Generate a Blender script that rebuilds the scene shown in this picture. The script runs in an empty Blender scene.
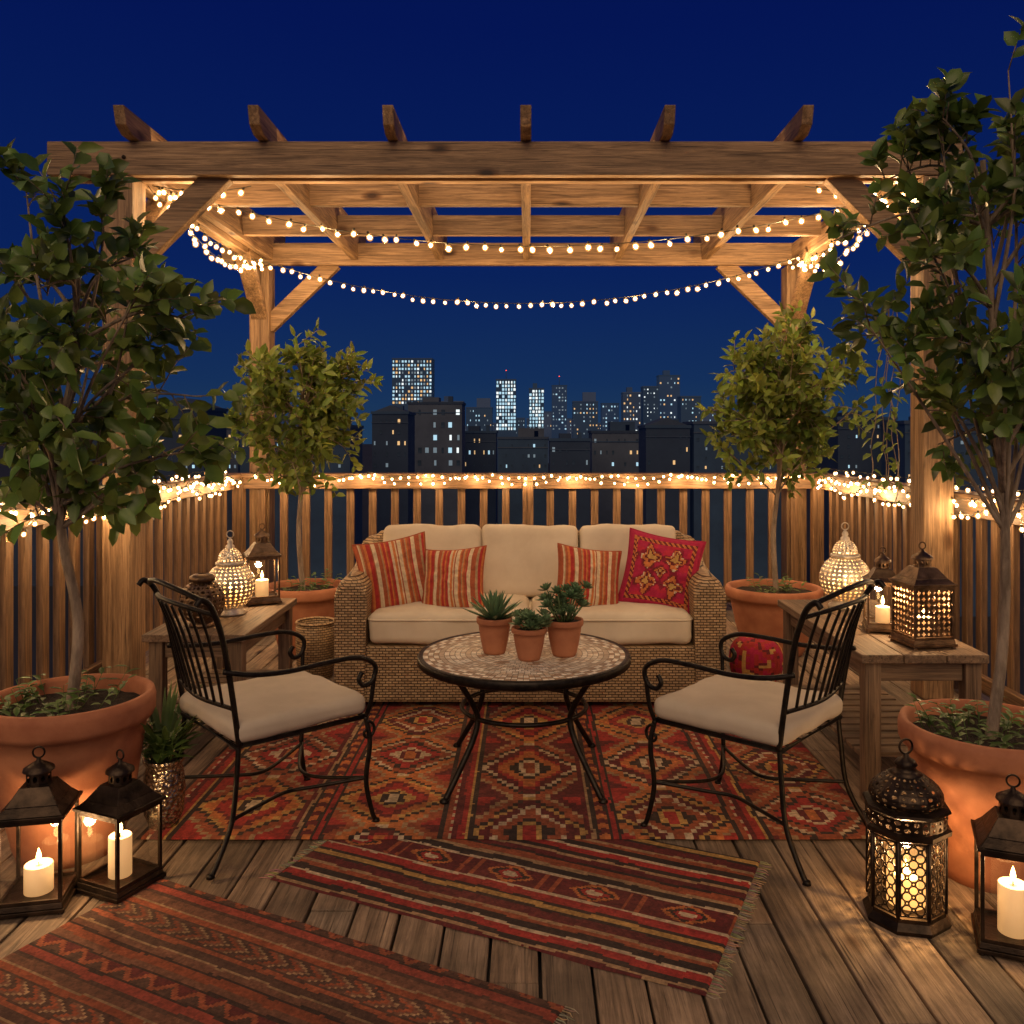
import bpy, bmesh, math, random
from mathutils import Vector, Matrix, noise
S=bpy.context.scene; COL=S.collection; PI=math.pi
rnd=random.Random(11)
S.view_settings.view_transform='Standard'; S.view_settings.look='None'; S.view_settings.exposure=0
V=Vector
# ------------------------------------------------------------------ helpers
class MB:
    def __init__(s,off=(0,0,0)): s.v=[];s.f=[];s.c=[];s.sm=[];s.mi=[];s.o=V(off);s.col=None;s.m=0
    def add(s,vs,fs,smooth=False):
        n=len(s.v); s.v+=[V(p)-s.o for p in vs]
        for f in fs: s.f.append([i+n for i in f]); s.c.append(s.col); s.sm.append(smooth); s.mi.append(s.m)
        return s
    def box(s,lo,hi):
        x0,y0,z0=lo;x1,y1,z1=hi
        return s.add([(x0,y0,z0),(x1,y0,z0),(x1,y1,z0),(x0,y1,z0),(x0,y0,z1),(x1,y0,z1),(x1,y1,z1),(x0,y1,z1)],
            [(0,3,2,1),(4,5,6,7),(0,1,5,4),(1,2,6,5),(2,3,7,6),(3,0,4,7)])
    def bar(s,a,b,w,h,up=(0,0,1)):
        a=V(a);b=V(b);d=(b-a).normalized();up=V(up)
        sd=d.cross(up).normalized(); u=sd.cross(d).normalized()
        vs=[]
        for p in (a,b):
            for i,j in ((-1,-1),(1,-1),(1,1),(-1,1)): vs.append(p+sd*i*w/2+u*j*h/2)
        return s.add(vs,[(3,2,1,0),(4,5,6,7),(0,1,5,4),(1,2,6,5),(2,3,7,6),(3,0,4,7)])
    def tube(s,pts,r,n=8,closed=False):
        pts=[V(p) for p in pts]; m=len(pts)
        rs=r if isinstance(r,(list,tuple)) else [r]*m
        vs=[];prev=None
        for i,p in enumerate(pts):
            if closed: t=pts[(i+1)%m]-pts[i-1]
            else: t=pts[min(i+1,m-1)]-pts[max(i-1,0)]
            if t.length<1e-9: t=V((0,0,1))
            t.normalize()
            if prev is None:
                a=V((0,0,1)) if abs(t.z)<.9 else V((1,0,0)); u=t.cross(a).normalized()
            else:
                u=prev-t*prev.dot(t)
                u=u.normalized() if u.length>1e-6 else t.cross(V((1,0,.3))).normalized()
            prev=u; w=t.cross(u)
            for k in range(n):
                an=2*PI*k/n; vs.append(p+(u*math.cos(an)+w*math.sin(an))*rs[i])
        fs=[]
        for i in range(m if closed else m-1):
            j=(i+1)%m
            for k in range(n): k2=(k+1)%n; fs.append((i*n+k,i*n+k2,j*n+k2,j*n+k))
        if not closed: fs.append(tuple(range(n))[::-1]); fs.append(tuple((m-1)*n+k for k in range(n)))
        return s.add(vs,fs,True)
    def lathe(s,prof,n=32,c=(0,0,0),smooth=True,rot=0):
        c=V(c);vs=[]
        for r,z in prof:
            for k in range(n):
                a=2*PI*k/n+rot; vs.append(c+V((r*math.cos(a),r*math.sin(a),z)))
        fs=[]
        for i in range(len(prof)-1):
            for k in range(n):
                k2=(k+1)%n; fs.append((i*n+k,i*n+k2,(i+1)*n+k2,(i+1)*n+k))
        return s.add(vs,fs,smooth)
    def prism(s,poly,axis,a,b):
        def P(u,w,t): return {'x':(t,u,w),'y':(u,t,w),'z':(u,w,t)}[axis]
        n=len(poly); vs=[P(u,w,a) for u,w in poly]+[P(u,w,b) for u,w in poly]
        fs=[tuple(range(n)),tuple(range(n,2*n))[::-1]]+[(i,i+n,(i+1)%n+n,(i+1)%n) for i in range(n)]
        return s.add(vs,fs)
    def hole(s,p00,p10,p11,p01,k=.7,ph=0,star=0):
        P=[V(p) for p in (p00,p10,p11,p01)]
        def B(u,w): return P[0]*(1-u)*(1-w)+P[1]*u*(1-w)+P[2]*u*w+P[3]*(1-u)*w
        out=[(1,.5),(1,1),(.5,1),(0,1),(0,.5),(0,0),(.5,0),(1,0)]
        vs=[B(*o) for o in out]
        for i in range(8):
            a=2*PI*i/8; kk=k*(1-star*(i%2)); vs.append(B(.5+.5*kk*math.cos(a),.5+.5*kk*math.sin(a)))
        return s.add(vs,[(i,(i+1)%8,8+(i+1)%8,8+i) for i in range(8)])
    def perf_lathe(s,prof,n,k=.7,c=(0,0,0),rot=0,k2=None,star=0):
        c=V(c)
        for i in range(len(prof)-1):
            for j in range(n):
                a0=2*PI*j/n+rot; a1=2*PI*(j+1)/n+rot
                q=[]
                for (r,z),a in ((prof[i],a0),(prof[i],a1),(prof[i+1],a1),(prof[i+1],a0)): q.append(c+V((r*math.cos(a),r*math.sin(a),z)))
                odd=(i+j)%2
                s.hole(*q,k=(k2 if (k2 and odd) else k),star=(star if not odd else 0))
        return s
    def build(s,name,mat,parent=None,bevel=0,solid=0,label=None):
        me=bpy.data.meshes.new(name); me.from_pydata([tuple(v) for v in s.v],[],s.f)
        me.polygons.foreach_set('use_smooth',s.sm)
        ms=mat if isinstance(mat,(list,tuple)) else [mat]
        for m in ms: me.materials.append(m)
        if len(ms)>1: me.polygons.foreach_set('material_index',s.mi)
        if any(c is not None for c in s.c):
            at=me.color_attributes.new('Col','FLOAT_COLOR','CORNER'); buf=[]
            for f,c in zip(s.f,s.c):
                c=c or (1,1,1)
                buf+=[c[0],c[1],c[2],1.0]*len(f)
            at.data.foreach_set('color',buf)
        me.update()
        o=bpy.data.objects.new(name,me); COL.objects.link(o); o.parent=parent
        if solid: m=o.modifiers.new('solid','SOLIDIFY'); m.thickness=solid
        if bevel: m=o.modifiers.new('bevel','BEVEL'); m.width=bevel; m.segments=2; m.limit_method='ANGLE'
        if label: o['label']=label
        return o
def tag(o,label,cat,group=None,kind=None):
    o['label']=label; o['category']=cat
    if group: o['group']=group
    if kind: o['kind']=kind
    return o
def thing(name,label,cat,loc=(0,0,0),rz=0,group=None,kind=None):
    o=bpy.data.objects.new(name,None); COL.objects.link(o); o.location=loc; o.rotation_euler=(0,0,rz)
    o.empty_display_size=.1
    return tag(o,label,cat,group,kind)
def cr(pts,n=7,closed=False):
    pts=[V(p) for p in pts]; m=len(pts); out=[]
    for i in range(m if closed else m-1):
        if closed: a,b,c,d=pts[i-1],pts[i],pts[(i+1)%m],pts[(i+2)%m]
        else: a,b,c,d=pts[max(i-1,0)],pts[i],pts[i+1],pts[min(i+2,m-1)]
        for k in range(n):
            t=k/n; out.append(.5*((2*b)+(c-a)*t+(2*a-5*b+4*c-d)*t*t+(3*b-a-3*c+d)*t**3))
    if not closed: out.append(pts[-1])
    return out
# ------------------------------------------------------------------ materials
class NT:
    def __init__(s,name):
        s.m=bpy.data.materials.new(name); s.m.use_nodes=True; s.t=s.m.node_tree; s.n=s.t.nodes
        s.p=s.n['Principled BSDF']; s.out=s.n['Material Output']
    def new(s,t,**kw):
        x=s.n.new(t)
        for k,v in kw.items(): setattr(x,k,v)
        return x
    def l(s,a,b): s.t.links.new(a,b)
    def coord(s,scale=(1,1,1)):
        tc=s.new('ShaderNodeTexCoord'); mp=s.new('ShaderNodeMapping'); mp.inputs['Scale'].default_value=scale
        s.l(tc.outputs['Object'],mp.inputs['Vector']); return mp.outputs['Vector']
    def noise(s,vec,scale,detail=6,rough=.6,dist=0):
        x=s.new('ShaderNodeTexNoise'); x.inputs['Scale'].default_value=scale; x.inputs['Detail'].default_value=detail
        x.inputs['Roughness'].default_value=rough; x.inputs['Distortion'].default_value=dist
        s.l(vec,x.inputs['Vector']); return x.outputs['Fac']
    def ramp(s,fac,stops,interp='LINEAR'):
        r=s.new('ShaderNodeValToRGB'); r.color_ramp.interpolation=interp; e=r.color_ramp.elements
        while len(e)<len(stops): e.new(.5)
        for k,(p,c) in enumerate(stops): e[k].position=p; e[k].color=(*c,1)
        s.l(fac,r.inputs['Fac']); return r.outputs['Color']
    def mul(s,a,b,fac=1.0,mode='MULTIPLY'):
        x=s.new('ShaderNodeMix',data_type='RGBA',blend_type=mode); x.inputs['Factor'].default_value=fac
        s.l(a,x.inputs['A']); s.l(b,x.inputs['B']); return x.outputs['Result']
    def attr(s):
        a=s.new('ShaderNodeAttribute'); a.attribute_name='Col'; return a.outputs['Color']
    def bump(s,h,strength,dist=.01):
        b=s.new('ShaderNodeBump'); b.inputs['Strength'].default_value=strength; b.inputs['Distance'].default_value=dist
        s.l(h,b.inputs['Height']); s.l(b.outputs['Normal'],s.p.inputs['Normal'])
    def base(s,c): s.l(c,s.p.inputs['Base Color'])
def surf(name,c1,c2,scale=8,rough=.6,metal=0,bump=.2,stretch=(1,1,1),attr=False,bs=None,lo=.35,hi=.65,dist=.01,em=None):
    n=NT(name); v=n.coord(stretch); f=n.noise(v,scale)
    c=n.ramp(f,[(lo,c1),(hi,c2)])
    if attr: c=n.mul(c,n.attr())
    n.base(c); n.p.inputs['Roughness'].default_value=rough; n.p.inputs['Metallic'].default_value=metal
    if em: n.p.inputs['Emission Color'].default_value=(*em[0],1); n.p.inputs['Emission Strength'].default_value=em[1]
    if bump: n.bump(n.noise(v,bs or scale*4),bump,dist)
    return n.m
def wood(name,dark,light,axis,attr=False,rough=.6,knots=True,worn=False):
    n=NT(name); st={'x':(.05,1,1),'y':(1,.05,1),'z':(1,1,.05)}[axis]
    v=n.coord(st); g=n.noise(v,70,9,.7,.8); big=n.noise(v,9,4,.55,1.4)
    c=n.ramp(g,[(.34,dark),(.64,light)])
    c=n.mul(c,n.ramp(big,[(.3,(.50,.46,.42)),(.65,(1.12,1.12,1.12))]),.9)
    st3={'x':(.02,1,1),'y':(1,.02,1),'z':(1,1,.02)}[axis]
    ck=n.noise(n.coord(st3),130,3,.5,.3)
    c=n.mul(c,n.ramp(ck,[(.30,(.20,.16,.13)),(.39,(1,1,1))]),.95)
    if knots:
        st2={'x':(.45,1,1),'y':(1,.45,1),'z':(1,1,.45)}[axis]
        vo=n.new('ShaderNodeTexVoronoi'); vo.inputs['Scale'].default_value=4.6; n.l(n.coord(st2),vo.inputs['Vector'])
        c=n.mul(c,n.ramp(vo.outputs['Distance'],[(.05,(.14,.09,.06)),(.11,(.55,.45,.38)),(.17,(1,1,1))]))
    if worn:
        wn=n.noise(n.coord(),2.6,6,.65); c=n.mul(c,n.ramp(wn,[(.35,(.60,.59,.58)),(.62,(1.2,1.2,1.2))]))
    if attr: c=n.mul(c,n.attr())
    n.base(c); n.p.inputs['Roughness'].default_value=rough; n.bump(g,.7 if worn else .45,.006)
    return n.m
def emis(name,col,strength,sampling='NONE'):
    n=NT(name); n.p.inputs['Base Color'].default_value=(*col,1); n.p.inputs['Emission Color'].default_value=(*col,1)
    n.p.inputs['Emission Strength'].default_value=strength
    try: n.m.cycles.emission_sampling=sampling
    except Exception: pass
    return n.m
WD=(.14,.078,.038); WL=(.46,.285,.15)
M={}
for a in 'xyz': M['wood_'+a]=wood('pergola_wood_'+a,WD,WL,a)
for a in 'xyz': M['rail_'+a]=wood('rail_wood_'+a,(.11,.060,.030),(.35,.20,.10),a,knots=False)
for a in 'xyz': M['twood_'+a]=wood('weathered_table_wood_'+a,(.095,.058,.036),(.29,.19,.115),a,knots=False,rough=.7)
M['deck']=wood('deck_wood',(.14,.098,.066),(.45,.33,.225),'y',attr=True,rough=.68,worn=True)
M['iron']=surf('wrought_iron',(.012,.010,.009),(.035,.028,.022),30,.42,.8,.15)
M['dark_metal']=surf('aged_dark_metal',(.018,.013,.010),(.075,.05,.034),14,.42,.85,.25)
M['bronze']=surf('aged_bronze',(.08,.05,.03),(.22,.14,.085),18,.4,.9,.25)
M['silver']=surf('tarnished_silver',(.42,.36,.28),(.80,.72,.60),16,.42,.7,.25)
n=NT('hammered_silver'); vo=n.new('ShaderNodeTexVoronoi'); vo.inputs['Scale'].default_value=75; n.l(n.coord(),vo.inputs['Vector'])
n.base(n.ramp(vo.outputs['Distance'],[(.1,(.65,.55,.42)),(.7,(.16,.12,.09))])); n.p.inputs['Metallic'].default_value=.9; n.p.inputs['Roughness'].default_value=.22; n.bump(vo.outputs['Distance'],1,.006); M['hammered']=n.m
M['terracotta']=surf('terracotta',(.33,.11,.05),(.50,.20,.095),5,.8,0,.3,bs=40,dist=.004)
M['soil']=surf('potting_soil',(.012,.008,.005),(.05,.03,.02),40,.95,0,1,dist=.02)
M['cushion']=surf('cream_cushion_fabric',(.58,.48,.35),(.71,.61,.46),3,.9,0,.25,bs=350,dist=.002)
M['seatpad']=surf('beige_seat_pad_fabric',(.50,.42,.32),(.62,.53,.41),3,.9,0,.25,bs=350,dist=.002)
M['cloth']=surf('patterned_cloth',(.8,.8,.8),(1.1,1.1,1.1),60,.9,0,.5,attr=True,bs=300,dist=.003)
M['rug']=surf('kilim_wool',(.6,.6,.6),(1.2,1.2,1.2),38,.95,0,.9,attr=True,bs=260,lo=.3,hi=.7,dist=.006)
M['tile']=surf('stone_mosaic_tile',(.8,.8,.8),(1.15,1.15,1.15),60,.55,0,.15,attr=True)
M['grout']=surf('pale_grout',(.22,.19,.15),(.32,.28,.22),60,.9,0,.3)
M['bark']=surf('tree_bark',(.16,.115,.08),(.38,.29,.21),30,.85,0,.8,stretch=(1,1,.25),dist=.01)
M['wax']=surf('candle_wax',(.85,.66,.42),(.9,.74,.5),6,.5,0,.05,em=((1,.5,.17),.5))  # emission paints the flame's light showing through the wax
M['flame']=emis('candle_flame',(1,.62,.22),14)
M['wire']=surf('dark_green_wire',(.02,.02,.015),(.04,.035,.02),30,.6,0,.05)
M['black']=surf('black_rubber',(.01,.01,.01),(.02,.02,.02),30,.6,0,.05)
M['mosaic_red']=surf('red_patterned_weave',(.8,.8,.8),(1.1,1.1,1.1),60,.9,0,.4,attr=True)
def leafmat(name,c1,c2,tr=.3,rough=.42):
    n=NT(name); v=n.coord(); c=n.mul(n.ramp(n.noise(v,5),[(.35,c1),(.65,c2)]),n.attr())
    n.base(c); n.p.inputs['Roughness'].default_value=rough
    t=n.new('ShaderNodeBsdfTranslucent'); mx=n.new('ShaderNodeMixShader'); mx.inputs[0].default_value=tr
    n.l(c,t.inputs['Color']); n.l(n.p.outputs[0],mx.inputs[1]); n.l(t.outputs[0],mx.inputs[2]); n.l(mx.outputs[0],n.out.inputs['Surface'])
    return n.m
M['leaf_dark']=leafmat('broad_green_leaf',(.075,.135,.034),(.17,.25,.065),.3,.3)
M['leaf_mid']=leafmat('yellow_green_leaf',(.10,.155,.028),(.22,.29,.06),.45)
M['leaf_soft']=leafmat('soft_green_leaf',(.07,.14,.035),(.16,.25,.07),.35)
M['succulent']=leafmat('succulent_leaf',(.10,.19,.09),(.22,.33,.17),.15)
def glassmat(name,tint=(1,1,1),gl=.07,em=None):
    n=NT(name); t=n.new('ShaderNodeBsdfTransparent'); t.inputs['Color'].default_value=(*tint,1)
    g=n.new('ShaderNodeBsdfGlossy'); g.inputs['Roughness'].default_value=.05
    mx=n.new('ShaderNodeMixShader'); mx.inputs[0].default_value=gl
    n.l(t.outputs[0],mx.inputs[1]); n.l(g.outputs[0],mx.inputs[2]); last=mx.outputs[0]
    if em:
        e=n.new('ShaderNodeEmission'); e.inputs['Color'].default_value=(*em[0],1); e.inputs['Strength'].default_value=em[1]
        ad=n.new('ShaderNodeAddShader'); n.l(last,ad.inputs[0]); n.l(e.outputs[0],ad.inputs[1]); last=ad.outputs[0]
    n.l(last,n.out.inputs['Surface'])
    try: n.m.cycles.emission_sampling='NONE'
    except Exception: pass
    return n.m
M['glass']=glassmat('lantern_glass')
M['bulb_core']=emis('bulb_filament',(1,.80,.48),28)
M['bulb_glass']=glassmat('amber_halo_bulb_glass',(1,.93,.8),.05,((1,.46,.12),.5))  # shell emission paints an amber halo round the bright core
M['liner']=glassmat('glow_liner_glass',(1,.9,.7),.05,((1,.48,.15),.7))  # emissive liner, added so the lantern looks lit from within
M['liner_dim']=glassmat('dim_glow_liner_glass',(1,.9,.7),.05,((1,.48,.15),.22))  # same added liner with weaker emission of its own
def wicker():
    n=NT('woven_wicker'); tc=n.new('ShaderNodeTexCoord'); sp=n.new('ShaderNodeSeparateXYZ'); n.l(tc.outputs['Object'],sp.inputs[0])
    ad=n.new('ShaderNodeMath',operation='ADD'); n.l(sp.outputs[0],ad.inputs[0]); n.l(sp.outputs[1],ad.inputs[1])
    cb=n.new('ShaderNodeCombineXYZ'); n.l(ad.outputs[0],cb.inputs[0]); n.l(sp.outputs[2],cb.inputs[1])
    b=n.new('ShaderNodeTexBrick'); b.offset=.5; n.l(cb.outputs[0],b.inputs['Vector'])
    b.inputs['Scale'].default_value=1; b.inputs['Brick Width'].default_value=.034; b.inputs['Row Height'].default_value=.0145
    b.inputs['Mortar Size'].default_value=.0026; b.inputs['Mortar Smooth'].default_value=.6
    b.inputs['Color1'].default_value=(.58,.39,.21,1); b.inputs['Color2'].default_value=(.36,.23,.115,1); b.inputs['Mortar'].default_value=(.07,.04,.02,1)
    c=n.mul(b.outputs['Color'],n.ramp(n.noise(n.coord(),9),[(.3,(.75,.75,.75)),(.7,(1.1,1.1,1.1))]))
    n.base(c); n.p.inputs['Roughness'].default_value=.55
    inv=n.new('ShaderNodeMath',operation='SUBTRACT'); inv.inputs[0].default_value=1; n.l(b.outputs['Fac'],inv.inputs[1])
    n.bump(inv.outputs[0],1,.010); return n.m
M['wicker']=wicker()
WARM=(1,.62,.29)
def lamp(p,power,r=.012,name='glow'):
    d=bpy.data.lights.new(name,'POINT'); d.energy=power; d.color=WARM; d.shadow_soft_size=r
    o=bpy.data.objects.new(name,d); COL.objects.link(o); o.location=p; return o
# ------------------------------------------------------------------ camera, world, warm fill
CH=1.47; F=880.0
cd=bpy.data.cameras.new('camera'); cam=bpy.data.objects.new('camera',cd); COL.objects.link(cam)
cam.location=(0,0,CH); cam.rotation_euler=(PI/2,0,0); cd.sensor_width=36; cd.lens=36*F/1024
cd.shift_x=-16/1024; cd.shift_y=-77/1024; cd.clip_end=3000; cd.clip_start=.05; S.camera=cam
w=bpy.data.worlds.new('World'); S.world=w; w.use_nodes=True; nt=w.node_tree
tc=nt.nodes.new('ShaderNodeTexCoord'); sp=nt.nodes.new('ShaderNodeSeparateXYZ'); rp=nt.nodes.new('ShaderNodeValToRGB')
nt.links.new(tc.outputs['Generated'],sp.inputs[0]); nt.links.new(sp.outputs[2],rp.inputs[0])
e=rp.color_ramp.elements
for _ in range(3): e.new(.5)
for k,(p,c) in enumerate([(0,(.013,.040,.092)),(.06,(.0068,.028,.100)),(.18,(.0028,.0155,.104)),(.42,(.0012,.0075,.088)),(1,(.0008,.004,.055))]):
    e[k].position=p; e[k].color=(*c,1)
nt.links.new(rp.outputs[0],nt.nodes['Background'].inputs[0]); nt.nodes['Background'].inputs[1].default_value=1.0
sd=bpy.data.lights.new('fill_sun','SUN'); sd.energy=1.4; sd.angle=math.radians(60); sd.color=(1,.71,.42)  # warm directional fill added behind the camera; no sun in this night sky
so=bpy.data.objects.new('fill_sun',sd); COL.objects.link(so); so.rotation_euler=(math.radians(52),0,math.radians(-6))
# ------------------------------------------------------------------ deck and city ground
mb=MB(); x=-2.66; bw=.142
while x<2.6:
    y=.4+rnd.uniform(-1.6,0)
    while y<7.7:
        L=rnd.uniform(1.3,2.8); k=rnd.uniform(.56,1.12); t=rnd.uniform(-.05,.06)
        mb.col=(k*(1+t),k,k*(1-t)); dz=rnd.uniform(-.002,.002); ww=rnd.uniform(.006,.010)
        y1=min(y+L,7.72)
        if y1>0.3: mb.box((x,y,-.03),(x+bw-ww,y1-.005,dz))
        y+=L
    x+=bw
o=mb.build('deck',M['deck'],bevel=.004); tag(o,'weathered brown wooden deck boards of the rooftop terrace','deck',kind='structure')
mb=MB(); mb.box((-2.64,.3,-.5),(2.62,7.73,-.035)); o=mb.build('deck_base',M['black']); tag(o,'dark slab under the terrace deck boards','deck base',kind='structure')  # solid black slab that keeps the gaps between boards dark
gm=surf('night_city_ground',(.006,.010,.016),(.016,.022,.034),.05,.9,0,0)
mb=MB(); mb.add([(-900,-100,-14),(900,-100,-14),(900,1500,-14),(-900,1500,-14)],[(0,1,2,3)]); o=mb.build('ground',gm); tag(o,'dark city ground stretching to the horizon','ground',kind='structure')
# ------------------------------------------------------------------ pergola
PX=2.28; YF=4.97; YB=7.55; HB=2.91; HT=3.10
pg=thing('pergola','tall golden wooden pergola with six rafters framing the sofa','pergola',(0,(YF+YB)/2,0))
O=pg.location
def pm(): return MB(O)
for sx in (-1,1):
    for yy in (YF,YB):
        pm().box((sx*PX-.085,yy-.088,.001),(sx*PX+.085,yy+.088,HB)).build('post',M['wood_z'],pg,bevel=.008)
pm().box((-2.67,YF-.09,HB+.002),(2.42,YF-.03,HT)).build('front_beam',M['wood_x'],pg,bevel=.006)
pm().box((-2.6,YF+.03,HB+.002),(2.40,YF+.09,HT)).build('inner_front_beam',M['wood_x'],pg,bevel=.006)
pm().box((-2.6,YB-.09,HB+.002),(2.6,YB-.03,HT)).build('back_beam',M['wood_x'],pg,bevel=.006)
for f in (1/3,2/3):
    yy=YF+(YB-YF)*f
    pm().box((-PX+.06,yy-.03,2.985),(PX-.06,yy+.03,3.135)).build('cross_beam',M['wood_x'],pg,bevel=.006)
for sx in (-1,1):
    pm().box((sx*PX-.045,YF+.095,HB+.004),(sx*PX+.045,YB-.095,HT-.005)).build('side_beam',M['wood_y'],pg,bevel=.006)
for X in (-2.19,-1.47,-.75,-.012,.76,1.50):
    prof=[(4.70,3.235),(4.73,3.14),(4.80,3.105),(YF+.092,3.105),(YF+.11,2.955),(YB-.095,2.955),(YB-.085,3.105),(YB+.2,3.105),(YB+.27,3.14),(YB+.3,3.235)]
    pm().prism(prof,'x',X-.03,X+.03).build('rafter',M['wood_y'],pg,bevel=.005)
def brace(a,b): pm().bar(a,b,.075,.135,up=(0,0,1)).build('brace',M['wood_x'],pg,bevel=.006)
for sx in (-1,1):
    brace((sx*(PX-.05),YF-.0,2.44),(sx*(PX-.56),YF-.0,2.95))
    brace((sx*(PX-.05),YB-.0,2.40),(sx*(PX-.62),YB-.0,2.95))
    for yy,d in ((YF,1),(YB,-1)):
        pm().bar((sx*PX,yy+d*.05,2.46),(sx*PX,yy+d*.52,2.95),.07,.125,up=(1,0,0)).build('brace',M['wood_y'],pg,bevel=.006)
for xx in (-2.35,-2.24,2.22,2.33):
    pm().tube([(xx,YF-.085,3.01),(xx,YF-.098,3.01)],.011,10).build('bolt',M['dark_metal'],pg)
# ------------------------------------------------------------------ railings
RH=1.15
def railing(label,a,b,n,postpos,nm='railing'):
    a=V(a);b=V(b);d=(b-a); L=d.length; d.normalize(); ax='x' if abs(d.x)>.5 else 'y'
    r=thing(nm,label,'railing',(a+b)/2); O=r.location
    sd=V((-d.y,d.x,0))
    def bx(p,q,w,z0,z1,name,m,bev=.005):
        lo=V((min(p.x,q.x)-abs(sd.x)*w/2,min(p.y,q.y)-abs(sd.y)*w/2,z0)); hi=V((max(p.x,q.x)+abs(sd.x)*w/2,max(p.y,q.y)+abs(sd.y)*w/2,z1))
        return MB(O).box(lo,hi).build(name,m,r,bevel=bev)
    bx(a,b,.15,RH-.035,RH,'cap_rail',M['rail_'+ax]); bx(a,b,.045,RH-.13,RH-.038,'top_rail',M['rail_'+ax]); bx(a,b,.045,.09,.17,'bottom_rail',M['rail_'+ax])
    for t in postpos:
        p=a+d*L*t; MB(O).box((p.x-.045,p.y-.045,0),(p.x+.045,p.y+.045,RH-.037)).build('rail_post',M['rail_z'],r,bevel=.005)
    w=.062; proto=None
    for k in range(n):
        p=a+d*(L*(k+.5)/n)
        if any(abs((p-(a+d*L*t)).length)<.09 for t in postpos): continue
        if proto is None:
            proto=MB().box((-w/2,-w/2*.6,0),(w/2,w/2*.6,.97)) if ax=='x' else MB().box((-w/2*.6,-w/2,0),(w/2*.6,w/2,.97))
            proto=proto.build('baluster',M['rail_z'],r,bevel=.004); c=proto
        else: c=proto.copy(); COL.objects.link(c)
        off=V((0,.043,0)) if ax=='x' else V((.043 if a.x>0 else -.043,0,0))
        c.location=p-O+off+V((0,0,.06))
    return r
XR=2.455; YR=7.38
railing('rear wooden railing behind the sofa strung with small lights',(-XR-.07,YR,0),(XR+.07,YR,0),27,[.02,.5,.98])
railing('left side wooden railing running back past the potted tree',(-XR,1.6,0),(-XR,YR-.08,0),36,[.3,.62])
railing('right side wooden railing beside the perforated lanterns',(XR,1.6,0),(XR,YR-.08,0),36,[.3,.62])
# ------------------------------------------------------------------ string lights
def bulbmesh(k):
    m=MB(); m.m=0; m.lathe([(0,.012*k),(.0075*k,.008*k),(.0105*k,0),(.0075*k,-.009*k),(0,-.012*k)],8)
    m.m=1; m.lathe([(.004*k,.022*k),(.013*k,.015*k),(.019*k,.002*k),(.016*k,-.011*k),(.008*k,-.019*k),(0,-.021*k)],10)
    m.m=2; m.lathe([(0,.034*k),(.006*k,.034*k),(.007*k,.018*k),(.004*k,.016*k)],8)
    o=m.build('bulb',[M['bulb_core'],M['bulb_glass'],M['wire']]); me=o.data; bpy.data.objects.remove(o); return me
BM=bulbmesh(1.0); BS=bulbmesh(.74)
def strand(label,pts,spacing,group,every,power,jit=.012,mesh=None,lim=99):
    pts=[V(p) for p in pts]
    r=thing('string_lights',label,'string lights',pts[0],group=group)
    MB(pts[0]).tube(pts,.0025,4).build('wire',M['wire'],r)
    acc=0;nxt=spacing*.5;k=0
    for a,b in zip(pts,pts[1:]):
        L=(b-a).length
        while nxt<=acc+L and k<lim:
            p=a.lerp(b,(nxt-acc)/L)+V((rnd.uniform(-jit,jit),rnd.uniform(-jit,jit),rnd.uniform(-jit,jit)-.022))
            o=bpy.data.objects.new('bulb',mesh or BM); COL.objects.link(o); o.parent=r; o.location=p-pts[0]
            o.rotation_euler=(rnd.uniform(-.5,.5),rnd.uniform(-.5,.5),0); sc=rnd.uniform(.85,1.15); o.scale=(sc,sc,sc)
            if k%every==every//2: lamp(p+V((0,-.012,-.035)),power)
            k+=1; nxt+=spacing*rnd.uniform(.88,1.12)
        acc+=L
def sag(a,b,s,n=40,wob=0):
    a=V(a);b=V(b); return [a.lerp(b,i/n)-V((0,0,4*s*(i/n)*(1-i/n)+(wob*math.sin(i*1.3) if wob else 0))) for i in range(n+1)]
G='strands of string lights under the pergola'
strand('string lights in a shallow swag across the pergola, upper of the two long swags',sag((-2.2,5.15,2.93),(2.2,5.15,2.90),.34),.098,G,7,9)
strand('string lights in the lowest deep swag under the rear pergola beam',sag((-2.15,6.95,2.86),(2.15,6.95,2.88),.36),.085,G,8,9)
for sx,side in ((-1,'left'),(1,'right')):
    strand('string lights sagging low along the %s side beam of the pergola'%side,sag((sx*2.12,5.15,2.9),(sx*2.12,6.95,2.86),.2,20),.085,G,10,6.5,.02)
    strand('string lights wound tightly just under the %s side beam'%side,sag((sx*2.18,5.05,2.9),(sx*2.18,7.3,2.86),.06,24,.02),.12,G,9,6,.02)
    strand('short string of lights on the %s end behind the front beam'%side,sag((sx*2.15,5.09,2.91),(sx*1.6,5.09,2.91),.03,8),.11,G,99,5)
def garland(a,b,n,seed,amp,swag,period):
    q=random.Random(seed); a=V(a);b=V(b);out=[]; L=(b-a).length
    for i in range(n+1):
        t=i/n; ph=(t*L/period)%1
        out.append(a.lerp(b,t)+V((q.uniform(-amp,amp),q.uniform(-amp,amp),q.uniform(-amp,amp)*.5-4*swag*ph*(1-ph))))
    return out
G2='string lights draped along the railings'
for k,(sw,pe,dy,sp_) in enumerate([(.03,.5,-.10,.072),(.08,.9,-.105,.10)]):
    strand(['string lights laid close along the top edge of the rear railing','string lights in looser swags hanging on the rear railing front'][k],garland((-2.3,YR+dy,RH+.01),(2.3,YR+dy,RH+.01),120,5+k,.010,sw,pe),sp_,G2,6,1.5,.008,BS)
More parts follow.
